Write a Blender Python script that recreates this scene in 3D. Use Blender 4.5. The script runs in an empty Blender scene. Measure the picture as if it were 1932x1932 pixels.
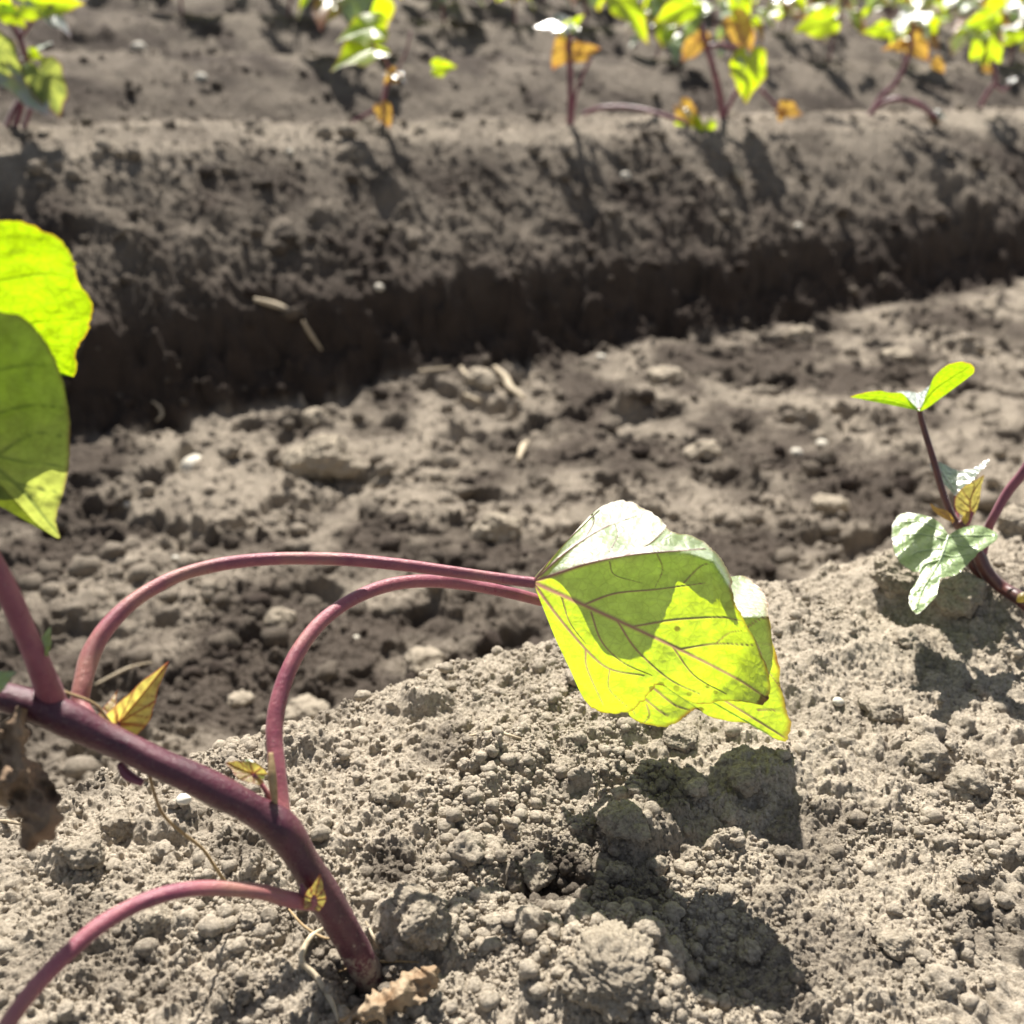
import bpy, math, random, colorsys
import numpy as np
from mathutils import Vector, Matrix

# ------------------------------------------------------------------ camera, sky, sun
C = bpy.context.scene
COL = C.collection
PITCH, ROLL, CAMH, FPX = math.radians(29), math.radians(4.5), 0.2, 1980.0
f_ = np.array([0, math.cos(PITCH), -math.sin(PITCH)])
u0 = np.array([0, math.sin(PITCH), math.cos(PITCH)]); x0 = np.array([1.0, 0, 0])
cx_ = x0*math.cos(ROLL)+u0*math.sin(ROLL); cu_ = -x0*math.sin(ROLL)+u0*math.cos(ROLL)
O_ = np.array([0, 0, CAMH])
cam = bpy.data.objects.new('camera', bpy.data.cameras.new('camera')); COL.objects.link(cam)
M = Matrix.Identity(4)
for i in range(3):
    M[i][0], M[i][1], M[i][2], M[i][3] = cx_[i], cu_[i], -f_[i], O_[i]
cam.matrix_world = M
cam.data.sensor_width = 36; cam.data.lens = 18/(966/FPX)
cam.data.clip_start = 0.005; cam.data.clip_end = 400
cam.data.dof.use_dof = True; cam.data.dof.focus_distance = 0.275; cam.data.dof.aperture_fstop = 14.5
C.camera = cam

SE, SA = math.radians(48), math.radians(-15)          # sun elevation, azimuth from +Y towards +X
S_ = np.array([math.sin(SA)*math.cos(SE), math.cos(SA)*math.cos(SE), math.sin(SE)])
sun = bpy.data.objects.new('sun', bpy.data.lights.new('sun', 'SUN')); COL.objects.link(sun)
sun.data.energy = 5.0; sun.data.angle = math.radians(0.53); sun.data.color = (1, .95, .87)
sun.rotation_euler = Vector(S_).to_track_quat('Z', 'Y').to_euler()
W = bpy.data.worlds.new("World"); C.world = W; W.use_nodes = True
nt = W.node_tree; bg = nt.nodes['Background']
sky = nt.nodes.new('ShaderNodeTexSky'); sky.sky_type = 'NISHITA'; sky.sun_disc = False
sky.sun_elevation = SE; sky.sun_rotation = SA
hs = nt.nodes.new('ShaderNodeHueSaturation'); hs.inputs['Saturation'].default_value = .55; nt.links.new(sky.outputs[0], hs.inputs['Color']); nt.links.new(hs.outputs[0], bg.inputs[0]); bg.inputs[1].default_value = 0.05
C.view_settings.view_transform = 'Standard'; C.view_settings.look = 'None'
C.view_settings.exposure = 1.2; C.view_settings.gamma = 1
C.cycles.max_bounces = 6; C.cycles.transparent_max_bounces = 8

# ------------------------------------------------------------------ numeric helpers
def P(px, py, d):
    return O_ + d*(f_ + cx_*(px-966)/FPX - cu_*(py-966)/FPX)
def PY(px, py, y):
    w = f_ + cx_*(px-966)/FPX - cu_*(py-966)/FPX
    return O_ + w*(y/w[1])
rs = np.random.RandomState(7)
TB = rs.rand(256, 256).astype(np.float32); TB2 = rs.rand(4, 256, 256).astype(np.float32)
T3 = rs.rand(64, 64, 64).astype(np.float32)
def vn(x, y, seed=0):
    x = x+seed*17.31; y = y-seed*9.77
    ix = np.floor(x).astype(np.int64); iy = np.floor(y).astype(np.int64)
    fx = x-ix; fy = y-iy; fx = fx*fx*fx*(fx*(fx*6-15)+10); fy = fy*fy*fy*(fy*(fy*6-15)+10)
    a, b, c, d = ix & 255, (ix+1) & 255, iy & 255, (iy+1) & 255
    return (TB[a, c]*(1-fx)+TB[b, c]*fx)*(1-fy)+(TB[a, d]*(1-fx)+TB[b, d]*fx)*fy
def fbm(x, y, sc, n=3, seed=0):
    s = 0; a = 1; t = 0
    for k in range(n):
        ca, sa = math.cos(k*1.1+.4), math.sin(k*1.1+.4)
        s = s+a*(vn((x*ca-y*sa)/sc, (x*sa+y*ca)/sc, seed+k)-.5); t += a; a *= .5; sc *= .5
    return s/t*2
def vn3(p, seed=0):
    p = p+seed*7.7; i = np.floor(p).astype(np.int64); f = p-i; f = f*f*(3-2*f); r = 0
    for a in (0, 1):
        for b in (0, 1):
            for c in (0, 1):
                w = (f[:, 0] if a else 1-f[:, 0])*(f[:, 1] if b else 1-f[:, 1])*(f[:, 2] if c else 1-f[:, 2])
                r = r+w*T3[(i[:, 0]+a) & 63, (i[:, 1]+b) & 63, (i[:, 2]+c) & 63]
    return r
def domes(x, y, cell, prob, r0, r1, seed, warp=.42, flat=.9):
    wx = x+(vn(x/cell*1.7, y/cell*1.7, seed+3)-.5)*cell*warp*2
    wy = y+(vn(x/cell*1.7, y/cell*1.7, seed+5)-.5)*cell*warp*2
    ix = np.floor(wx/cell).astype(np.int64); iy = np.floor(wy/cell).astype(np.int64)
    h = np.zeros_like(x)
    for a in (-1, 0, 1):
        for b in (-1, 0, 1):
            jx = (ix+a+seed*31) & 255; jy = (iy+b+seed*57) & 255
            ex = TB2[0, jx, jy] < prob
            cx = (ix+a+.5+(TB2[1, jx, jy]-.5)*.9)*cell; cy = (iy+b+.5+(TB2[2, jx, jy]-.5)*.9)*cell
            r = (r0+(r1-r0)*TB2[3, jx, jy]**1.6)*cell
            q = r*r-(wx-cx)**2-(wy-cy)**2
            h = np.maximum(h, np.where(ex & (q > 0), np.sqrt(np.maximum(q, 0))*flat, 0))
    return h*(.62+.76*vn(x/cell*3.1, y/cell*3.1, seed+9))
TH = math.radians(31.5); CT, ST = math.cos(TH), math.sin(TH)
PV = [-3, -1.0, -.6, -.42, -.3, .0, .18, .235, .265, .31, .37, .7, .855, .885, .915, .96, 1.02, 1.08, 1.15, 1.22, 1.32, 1.40, 1.5, 1.6, 1.7, 1.76]
PZ = [-.2, -.2, -.18, -.06, -.01, 0, .0, -.012, -.045, -.105, -.16, -.2, -.2, -.175, -.125, -.090, -.050, -.013, .0, -.012, -.08, -.11, -.1, -.05, -.012, .0]
RV = [0, .08, .2, .3, .4, .5, .6, .66]
RZ = [0, -.012, -.08, -.11, -.10, -.055, -.012, 0]
def prof(v):
    z = np.interp(v, PV, PZ)
    w = np.mod(v-1.76, .66)
    return np.where(v > 1.76, np.interp(w, RV, RZ), z)
def sst(a, b, x):
    t = np.clip((x-a)/(b-a), 0, 1); return t*t*(3-2*t)
def G0(px, py, z=0.):
    w = f_ + cx_*(px-966)/FPX - cu_*(py-966)/FPX
    return O_ + w*(z-CAMH)/w[2]
# broad mounds, hollows and flat silty patches of the near ridge: pixel, radius (m), height (m), squeeze
MOUNDS = []
for (px, py, r, h, sq) in [(1150, 1850, .030, .0065, .8), (1190, 1560, .014, .006, .8), (1020, 1660, .010, -.006, .7),
                           (1330, 1790, .02, -.003, 1), (1570, 1180, .03, .004, 1), (1720, 1080, .028, .013, .9), (1850, 1120, .03, .008, 1),
                           (800, 1290, .012, .006, 1), (560, 1360, .014, .006, .8), (692, 1852, .0085, -.006, 1), (760, 1750, .010, .005, 1),
                           (700, 1640, .012, -.003, .6), (1400, 1450, .014, .003, 1), (300, 1520, .012, .004, .8), (130, 1600, .011, .005, .8),
                           (1600, 1600, .03, -.003, 1), (1480, 1340, .012, -.004, 1)]:
    g = G0(px, py); MOUNDS.append((g[0], g[1], r, h, sq))
def hf(x, y, detail=True):
    x = np.asarray(x, float); y = np.asarray(y, float)
    u = x*CT+y*ST; v = -x*ST+y*CT; r = np.hypot(x, y)
    near = 1-sst(.24, .36, v)
    furrow = sst(.28, .42, v)*(1-sst(.86, .93, v))
    wob = (fbm(x, y, .17, 2, 1)*.014)*(1-near*.3)+fbm(x, y, .05, 2, 2)*.005*(1+near*.3)
    wob = wob+fbm(x, y, .030, 3, 61)*.020*sst(.84, .88, v)*(1-sst(.98, 1.04, v))
    z = prof(v+wob)*(1-(.04+.155*np.clip((u-.1)/1.4, -.2, 1.5))*sst(.3, .5, v)*(1-sst(1.1, 1.2, v)))
    z = z+fbm(x, y, .12, 3, 9)*(.006*near+.009*furrow+.005*(1-near-furrow))
    for (mx, my, mr, mh, sq) in MOUNDS:
        d = np.hypot(x-mx, (y-my)/sq)
        d = d*(1+.35*fbm(x, y, mr*.9, 2, 4))
        if mh > 0: z = z+mh*(1-sst(.3, 1.05, d/mr))
        else: z = z+mh*(1-sst(.2, 1.1, d/mr))
    if not detail: return z
    m1 = sst(-.15, .35, fbm(x, y, .045, 2, 12))          # lumpy against silty patches
    m2 = sst(-.25, .25, fbm(x, y, .028, 2, 15))
    out = np.zeros_like(z)
    def layer(mask, lim, amp, *a, **k):
        s = mask & (r < lim)
        if s.any(): out[s] += (amp[s] if hasattr(amp, 'shape') else amp)*domes(x[s], y[s], *a, **k)
    A = np.ones(z.shape, bool)
    nm = v < .42; fm = (v > .22) & (v < .98); rm = v > .84
    layer(nm, 1.2, near*(.15+.7*m1), .015, .30, .12, .42, 1, .5)
    layer(nm, 1.0, near*(.2+.6*m1), .0085, .42, .14, .46, 2, .45)
    layer(nm, .8, near*(.25+.6*m2), .0042, .42, .16, .46, 3, .3)
    layer(nm, .6, near*(.6+.4*m2), .0022, .8, .2, .47, 4, .25)
    layer(nm, .5, near*1.25, .0013, .85, .25, .5, 5, .2)
    layer(fm, 3, furrow*(.1+.7*m1), .055, .22, .15, .32, 6, .45)
    layer(fm, 3, furrow*(.3+.8*m1), .026, .42, .14, .40, 7, .55)
    layer(fm, 3, furrow*.8, .013, .55, .16, .44, 8, .5)
    layer(fm, 2, furrow*.95, .0062, .75, .2, .46, 9, .5)
    layer(fm, 1.3, furrow*.8, .003, .7, .2, .45, 10, .3)
    rr = sst(.83, .88, v)
    layer(rm, 6, rr*(.1+.4*m1), .040, .30, .12, .34, 11, .5)
    layer(rm, 5, rr*(.3+.5*m1), .019, .5, .15, .42, 12, .55)
    layer(rm, 4, rr*1.0, .009, .7, .2, .46, 13, .55); layer(rm, 2.6, rr*.9, .0055, .75, .2, .46, 17, .5)
    layer(rm, 8, sst(1.5, 2, v)*.5, .09, .4, .12, .34, 14, .5)
    s = nm & (r < .8)
    out[s] += near[s]*(np.abs(fbm(x[s], y[s], .007, 4, 51))*.0040+np.abs(fbm(x[s], y[s], .02, 3, 55))*.0034*(.2+m1[s])-.001)
    out += fbm(x, y, .006, 3, 21)*(.0011*near+.0025*(1-near))*np.where(r < 2.5, 1, 0)
    pit = sst(.1, .5, fbm(x, y, .035, 3, 30))
    out -= pit*(.013*furrow+.002*(1-near-furrow))
    return z+out
def gz(x, y, detail=True): return float(hf(np.array([x]), np.array([y]), detail)[0])
def moist_shade_mask(X, Y):
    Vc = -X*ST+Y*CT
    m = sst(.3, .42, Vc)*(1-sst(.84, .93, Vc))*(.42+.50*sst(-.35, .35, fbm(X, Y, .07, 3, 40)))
    m = np.maximum(m, 1.0*sst(.835, .86, Vc)*(1-.5*sst(.885, 1.05, Vc)-.5*sst(1.05, 1.1, Vc)))  # shade of the steep far wall, painted in with the dark soil tone
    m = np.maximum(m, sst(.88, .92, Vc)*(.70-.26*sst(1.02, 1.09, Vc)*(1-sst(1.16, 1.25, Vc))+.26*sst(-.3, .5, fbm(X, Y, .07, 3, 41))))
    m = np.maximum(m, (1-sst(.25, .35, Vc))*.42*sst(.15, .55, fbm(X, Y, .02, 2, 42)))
    for px, py, k, r in ((1040, 1655, .9, .016), (735, 1640, .7, .010), (715, 1850, .6, .008)):  # darker spots at the hollows and the stem foot
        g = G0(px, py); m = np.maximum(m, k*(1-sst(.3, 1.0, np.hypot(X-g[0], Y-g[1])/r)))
    return m
def G(px, py, detail=False):                            # pixel to the point of the soil behind it
    w = f_ + cx_*(px-966)/FPX - cu_*(py-966)/FPX
    t = np.linspace(.1, 6, 9000); q = O_[None]+w[None]*t[:, None]
    h = hf(q[:, 0], q[:, 1], detail); k = np.argmax(q[:, 2] < h)
    return q[k].copy() if q[k][2] < h[k] else q[-1].copy()

# ------------------------------------------------------------------ mesh helpers
def mesh_obj(name, V, Fq, mat, parent=None, smooth=True, fx=None, nv=4):
    V = np.asarray(V, np.float32); Fq = np.asarray(Fq, np.int32)
    me = bpy.data.meshes.new(name)
    me.vertices.add(len(V)); me.vertices.foreach_set('co', V.ravel())
    n, k = Fq.shape
    me.loops.add(n*k); me.loops.foreach_set('vertex_index', Fq.ravel())
    me.polygons.add(n); me.polygons.foreach_set('loop_start', np.arange(0, n*k, k, dtype=np.int32))
    me.polygons.foreach_set('loop_total', np.full(n, k, np.int32))
    me.polygons.foreach_set('use_smooth', np.full(n, smooth, bool))
    me.update(calc_edges=True)
    if fx is not None:
        at = me.color_attributes.new('fx', 'FLOAT_COLOR', 'POINT')
        a = np.ones((len(V), 4), np.float32); a[:, :fx.shape[1]] = fx
        at.data.foreach_set('color', a.ravel())
    if mat: me.materials.append(mat)
    o = bpy.data.objects.new(name, me); COL.objects.link(o)
    if parent is not None:
        o.parent = parent; o.matrix_parent_inverse = parent.matrix_world.inverted()
    return o
def grid_faces(n, m, wrap=False):
    i = np.arange(n-1)[:, None]*m; jj = np.arange(m if wrap else m-1)[None]; j2 = (jj+1) % m
    a = i+jj; b = i+j2; c = i+m+j2; d = i+m+jj
    return np.stack([a, b, c, d], -1).reshape(-1, 4)
def catmull(pts, n):
    p = np.array(pts, float); p = np.vstack([2*p[0]-p[1], p, 2*p[-1]-p[-2]])
    k = len(p)-3; t = np.linspace(0, k-1e-6, n); i = t.astype(int); t = (t-i)[:, None]
    a, b, c, d = p[i], p[i+1], p[i+2], p[i+3]
    return .5*(2*b+(c-a)*t+(2*a-5*b+4*c-d)*t*t+(3*b-a-3*c+d)*t**3)
def tube_geo(pts, n=60, m=16, lump=.04, seed=0):        # pts: x y z r
    q = catmull(pts, n); c = q[:, :3]; r = q[:, 3]*1.06
    tg = np.gradient(c, axis=0); tg /= np.linalg.norm(tg, axis=1)[:, None]+1e-12
    nrm = np.zeros_like(c); a = np.cross(tg[0], [.3, .5, .8]); a /= np.linalg.norm(a)
    for i in range(n):
        a = a-tg[i]*(a@tg[i]); a /= np.linalg.norm(a); nrm[i] = a
    bn = np.cross(tg, nrm)
    th = np.linspace(0, 2*math.pi, m, endpoint=False)
    V = c[:, None]+(nrm[:, None]*np.cos(th)[None, :, None]+bn[:, None]*np.sin(th)[None, :, None])*r[:, None, None]
    if lump:
        s = np.arange(n)[:, None]*.11+seed
        k = 1+lump*(np.sin(th*3+seed)[None]*.6+(vn(s+0*th[None], th[None]*1.3+0*s, seed)-.5)*2)
        V = c[:, None]+(V-c[:, None])*k[..., None]
    V = V.reshape(-1, 3); Fc = grid_faces(n, m, True)
    V = np.vstack([V, c[0]-tg[0]*r[0]*.5, c[-1]+tg[-1]*r[-1]*.5])
    e = []
    for j in range(m):
        e.append([n*m, (j+1) % m, j, j]); e.append([n*m+1, (n-1)*m+j, (n-1)*m+(j+1) % m, (n-1)*m+(j+1) % m])
    return V, Fc, e, n*m
def tube(name, pts, mat, parent=None, n=60, m=16, lump=.04, seed=0):
    V, Fc, e, k = tube_geo(pts, n, m, lump, seed)
    # caps as tiny fans of quads: pinch last ring instead of triangles
    V = V[:k]; c0 = V[:m].mean(0); c1 = V[-m:].mean(0)
    V = np.vstack([c0+(V[:m]-c0)*.02, V, c1+(V[-m:]-c1)*.02])
    return mesh_obj(name, V, grid_faces(n+2, m, True), mat, parent)
def thing(name, label, cat, loc=(0, 0, 0), group=None):
    o = bpy.data.objects.new(name, None); COL.objects.link(o); o.location = loc; o.empty_display_size = .01
    o['label'] = label; o['category'] = cat
    if group: o['group'] = group
    o.matrix_world = Matrix.Translation(loc)
    return o
def tag(o, label, cat, group=None, kind=None):
    if label: o['label'] = label
    if cat: o['category'] = cat
    if group: o['group'] = group
    if kind: o['kind'] = kind
    return o
def centre(o):                                          # origin to the lowest middle of a mesh that is a whole thing
    me = o.data; n = len(me.vertices); a = np.empty(n*3, np.float32); me.vertices.foreach_get('co', a)
    a = a.reshape(-1, 3); c = a.mean(0); c[2] = a[:, 2].min(); me.vertices.foreach_set('co', (a-c).ravel()); me.update()
    o.location = Vector([float(t) for t in c]); return o

# ------------------------------------------------------------------ materials
def nmat(name):
    m = bpy.data.materials.new(name); m.use_nodes = True; t = m.node_tree; t.nodes.clear()
    return m, t, t.nodes.new('ShaderNodeOutputMaterial')
def N(t, ty, **k):
    n = t.nodes.new(ty)
    for a, b in k.items(): setattr(n, a, b)
    return n
def ramp(t, src, stops):
    r = N(t, 'ShaderNodeValToRGB'); e = r.color_ramp.elements
    e[0].position, e[0].color = stops[0][0], (*stops[0][1], 1); e[1].position, e[1].color = stops[-1][0], (*stops[-1][1], 1)
    for p, c in stops[1:-1]:
        x = e.new(p); x.color = (*c, 1)
    t.links.new(src, r.inputs[0]); return r.outputs[0]
def noise(t, sc, det=4, vec=None, rough=.6):
    n = N(t, 'ShaderNodeTexNoise'); n.inputs['Scale'].default_value = sc; n.inputs['Detail'].default_value = det
    n.inputs['Roughness'].default_value = rough
    if vec is None:
        g = N(t, 'ShaderNodeNewGeometry'); vec = g.outputs['Position']
    t.links.new(vec, n.inputs['Vector']); return n.outputs['Fac']
def mix(t, fac, a, b, blend='MIX'):
    m = N(t, 'ShaderNodeMix', data_type='RGBA', blend_type=blend)
    for s, i in ((fac, 0), (a, 6), (b, 7)):
        if hasattr(s, 'links') or hasattr(s, 'node'): t.links.new(s, m.inputs[i])
        elif isinstance(s, tuple): m.inputs[i].default_value = (*s, 1)
        else: m.inputs[i].default_value = s
    return m.outputs[2]
def bump(t, h, strength, dist):
    b = N(t, 'ShaderNodeBump'); b.inputs['Strength'].default_value = strength; b.inputs['Distance'].default_value = dist
    t.links.new(h, b.inputs['Height']); return b.outputs[0]
def soil_mat(name, dry, moist_shade, use_fx=True):
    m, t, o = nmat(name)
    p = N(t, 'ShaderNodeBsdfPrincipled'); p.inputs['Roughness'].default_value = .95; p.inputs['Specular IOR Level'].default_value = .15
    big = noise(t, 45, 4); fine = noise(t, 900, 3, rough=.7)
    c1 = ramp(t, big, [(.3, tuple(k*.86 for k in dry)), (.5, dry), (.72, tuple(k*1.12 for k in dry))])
    c2 = ramp(t, big, [(.3, tuple(k*.75 for k in moist_shade)), (.7, tuple(k*1.2 for k in moist_shade))])
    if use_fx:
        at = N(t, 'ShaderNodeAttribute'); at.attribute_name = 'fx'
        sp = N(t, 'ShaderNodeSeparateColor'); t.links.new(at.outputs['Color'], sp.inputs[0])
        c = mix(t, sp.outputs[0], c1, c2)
    else: c = c1
    g = ramp(t, fine, [(.3, (.55, .53, .51)), (.5, (1, 1, 1)), (.75, (1.35, 1.35, 1.35))])
    c = mix(t, 1.0, c, g, 'MULTIPLY')
    t.links.new(c, p.inputs['Base Color'])
    t.links.new(bump(t, noise(t, 1400, 4, rough=.8), .9, .0012), p.inputs['Normal'])
    t.links.new(p.outputs[0], o.inputs[0]); return m
def leaf_mat(name, diff, trans, vein, edge, brown=(.10, .045, .015), tfac=.55, rough=.42, ior=1.42, mott=.25, bmp=.4, vt=.8, gls=.9, spk=1.6, net=430, netk=.32):
    m, t, o = nmat(name)
    at = N(t, 'ShaderNodeAttribute'); at.attribute_name = 'fx'
    sp = N(t, 'ShaderNodeSeparateColor'); t.links.new(at.outputs['Color'], sp.inputs[0])
    ns = noise(t, 260, 5)
    vo = N(t, 'ShaderNodeTexVoronoi', feature='DISTANCE_TO_EDGE'); vo.inputs['Scale'].default_value = net
    gp = N(t, 'ShaderNodeNewGeometry'); nz = N(t, 'ShaderNodeTexNoise'); nz.inputs['Scale'].default_value = 300; t.links.new(gp.outputs['Position'], nz.inputs['Vector'])
    va = N(t, 'ShaderNodeVectorMath', operation='MULTIPLY_ADD'); t.links.new(nz.outputs['Color'], va.inputs[0]); va.inputs[1].default_value = (.0016,)*3; t.links.new(gp.outputs['Position'], va.inputs[2]); t.links.new(va.outputs[0], vo.inputs['Vector'])
    nw = ramp(t, vo.outputs['Distance'], [(.0, (.55, .55, .5)), (.07, (.92, .92, .9)), (.22, (1, 1, 1))])
    def tint(c, vs):
        a = ramp(t, ns, [(.3, tuple(k*(1-mott) for k in c)), (.7, tuple(k*(1+mott*.6) for k in c))])
        a = mix(t, netk, a, mix(t, 1.0, a, nw, 'MULTIPLY'))
        vm = N(t, 'ShaderNodeMath', operation='MULTIPLY'); t.links.new(sp.outputs[0], vm.inputs[0]); vm.inputs[1].default_value = vs
        a = mix(t, vm.outputs[0], a, vein); a = mix(t, sp.outputs[1], a, edge); a = mix(t, sp.outputs[2], a, brown); return a
    d = N(t, 'ShaderNodeBsdfDiffuse'); t.links.new(tint(diff, .85), d.inputs[0])
    tr = N(t, 'ShaderNodeBsdfTranslucent'); t.links.new(tint(trans, vt), tr.inputs[0])
    mx = N(t, 'ShaderNodeMixShader'); mx.inputs[0].default_value = tfac
    t.links.new(d.outputs[0], mx.inputs[1]); t.links.new(tr.outputs[0], mx.inputs[2])
    hh = N(t, 'ShaderNodeMath', operation='MULTIPLY_ADD'); t.links.new(ns, hh.inputs[0]); hh.inputs[1].default_value = 1.; hv = N(t, 'ShaderNodeMath', operation='MULTIPLY'); hv.inputs[1].default_value = .35; t.links.new(sp.outputs[0], hv.inputs[0]); vq = N(t, 'ShaderNodeMath', operation='MULTIPLY_ADD'); vq.inputs[1].default_value = 1.1; t.links.new(vo.outputs['Distance'], vq.inputs[0]); t.links.new(hv.outputs[0], vq.inputs[2]); t.links.new(vq.outputs[0], hh.inputs[2])
    bn = bump(t, hh.outputs[0], bmp, .0008)
    for x in (d, tr): t.links.new(bn, x.inputs['Normal'])
    gl = N(t, 'ShaderNodeBsdfGlossy'); gl.inputs['Color'].default_value = (gls, gls, gls, 1); gl.inputs['Roughness'].default_value = rough; t.links.new(bn, gl.inputs['Normal'])
    lw = N(t, 'ShaderNodeLayerWeight'); lw.inputs[0].default_value = .5; pw = N(t, 'ShaderNodeMath', operation='POWER'); t.links.new(lw.outputs['Facing'], pw.inputs[0]); pw.inputs[1].default_value = 4.; fr = N(t, 'ShaderNodeMath', operation='MULTIPLY_ADD', use_clamp=True); t.links.new(pw.outputs[0], fr.inputs[0]); fr.inputs[1].default_value = .8; fr.inputs[2].default_value = (ior-1)**2/(ior+1)**2*1.3*spk
    m2 = N(t, 'ShaderNodeMixShader'); t.links.new(fr.outputs[0], m2.inputs[0])
    t.links.new(mx.outputs[0], m2.inputs[1]); t.links.new(gl.outputs[0], m2.inputs[2])
    t.links.new(m2.outputs[0], o.inputs[0]); return m
def plain(name, c1, c2, sc=300, rough=.5, spec=.5, sheen=0, sss=0, bm=.3, bd=.0004, stretch=None):
    m, t, o = nmat(name); p = N(t, 'ShaderNodeBsdfPrincipled')
    n = noise(t, sc, 4); c = ramp(t, n, [(.35, c1), (.65, c2)])
    t.links.new(c, p.inputs['Base Color']); p.inputs['Roughness'].default_value = rough
    p.inputs['Specular IOR Level'].default_value = spec; p.inputs['Sheen Weight'].default_value = sheen
    if sss:
        p.inputs['Subsurface Weight'].default_value = sss; p.inputs['Subsurface Radius'].default_value = (.004, .0015, .001); p.inputs['Subsurface Scale'].default_value = 1
    t.links.new(bump(t, noise(t, sc*4, 3), bm, bd), p.inputs['Normal'])
    t.links.new(p.outputs[0], o.inputs[0]); return m
M_SOIL = soil_mat('soil', (.45, .39, .31), (.050, .038, .031))  # second tone: moist soil, also the shade painted on the far wall
M_CLOD = soil_mat('clod_soil', (.40, .345, .27), (.15, .12, .095), False)
def stem_mat(name, c1, c2, c3, rough, sheen):
    m, t, o = nmat(name); p = N(t, 'ShaderNodeBsdfPrincipled')
    a = ramp(t, noise(t, 130, 5), [(.35, c1), (.65, c2)])
    bl = ramp(t, noise(t, 38, 3), [(.52, (0, 0, 0)), (.68, (.75, .75, .75))])
    a = mix(t, bl, a, c3)
    dust = ramp(t, noise(t, 1500, 4, rough=.8), [(.58, (0, 0, 0)), (.68, (.6, .6, .6))])
    gz_ = N(t, 'ShaderNodeNewGeometry'); sz = N(t, 'ShaderNodeSeparateXYZ'); t.links.new(gz_.outputs['Position'], sz.inputs[0])
    mr = N(t, 'ShaderNodeMapRange'); t.links.new(sz.outputs[2], mr.inputs[0]); mr.inputs[1].default_value = .003; mr.inputs[2].default_value = .016; mr.inputs[3].default_value = .27; mr.inputs[4].default_value = 0
    ad = N(t, 'ShaderNodeMath', operation='ADD'); t.links.new(mr.outputs[0], ad.inputs[0]); t.links.new(noise(t, 420, 5, rough=.8), ad.inputs[1])
    low = ramp(t, ad.outputs[0], [(.70, (0, 0, 0)), (.80, (.8, .8, .8))])
    a = mix(t, dust, a, (.30, .22, .18)); a = mix(t, low, a, (.36, .30, .23))
    t.links.new(a, p.inputs['Base Color']); p.inputs['Sheen Weight'].default_value = sheen; p.inputs['Sheen Roughness'].default_value = .4
    rr = ramp(t, noise(t, 500, 3), [(.3, (rough-.1,)*3), (.7, (rough+.18,)*3)]); t.links.new(rr, p.inputs['Roughness'])
    t.links.new(bump(t, noise(t, 900, 5, rough=.75), .5, .0006), p.inputs['Normal'])
    t.links.new(p.outputs[0], o.inputs[0]); return m
M_STEM = plain('stem_purple', (.085, .02, .034), (.15, .042, .06), 160, .42, .5, .25, .1)
M_PET = plain('petiole_pink', (.26, .075, .095), (.42, .19, .15), 60, .4, .5, .4, .2)
M_PET2 = plain('petiole_far', (.12, .028, .05), (.22, .055, .085), 60, .4, .5, .3, 0)
M_DSTEM = plain('stem_dark', (.07, .022, .022), (.14, .04, .035), 160, .35, .6, .2, .1)
M_STEM = stem_mat('stem_skin', (.062, .014, .027), (.12, .030, .048), (.12, .045, .04), .32, .04)
M_PET = stem_mat('petiole_skin', (.24, .055, .09), (.36, .11, .13), (.42, .21, .15), .34, .12)
M_STRAW = plain('straw', (.34, .27, .18), (.55, .47, .34), 300, .7, .3)
M_ROOT = plain('root_tan', (.28, .19, .09), (.42, .30, .16), 300, .6, .3)
M_PEB = plain('pebble', (.50, .46, .38), (.68, .64, .55), 180, .8, .3)
M_DEAD = plain('dead_leaf', (.15, .10, .065), (.32, .225, .15), 140, .85, .2, 0, 0, .8, .0012)
M_DEAD2 = plain('dry_leaf', (.18, .11, .06), (.36, .28, .19), 160, .8, .2, 0, 0, .8, .0012)
VP = (.20, .045, .07)
M_LA = leaf_mat('leaf_underside', (.45, .56, .38), (.62, .82, .002), (.36, .13, .15), (.30, .12, .02), tfac=.62, rough=.5, vt=.92, bmp=.3, gls=.6, spk=2.0)
M_LT = leaf_mat('leaf_top_green', (.20, .28, .12), (.50, .56, .10), (.13, .18, .05), (.16, .05, .05), tfac=.55, rough=.6, bmp=.15, gls=.25)
M_LY = leaf_mat('leaf_backlit', (.22, .33, .04), (.31, .47, .003), (.14, .24, .002), (.45, .2, .02), tfac=.75, rough=.5, vt=.75, bmp=.45, gls=.35, netk=.6)
M_FY = leaf_mat('far_backlit', (.22, .33, .04), (.56, .76, .003), (.40, .52, .01), (.45, .3, .02), tfac=.7, rough=.45, gls=.8, spk=1.8, netk=.1)
M_YO = leaf_mat('young_leaf', (.52, .42, .24), (.80, .70, .14), (.28, .05, .03), (.42, .10, .06), tfac=.62, vt=.95, gls=.4)
M_OR = leaf_mat('orange_leaf', (.36, .17, .05), (.75, .50, .06), (.30, .10, .03), (.32, .09, .04), tfac=.5)
M_GR = leaf_mat('small_green_leaf', (.30, .42, .18), (.42, .62, .05), (.34, .46, .22), (.18, .10, .08), tfac=.35, rough=.4, ior=1.5, bmp=.6, spk=1.8)
M_SIL = leaf_mat('glossy_leaf', (.10, .16, .09), (.30, .45, .05), (.20, .16, .14), (.3, .14, .1), tfac=.3, rough=.33, ior=1.6, bmp=.5, spk=4.)

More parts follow.
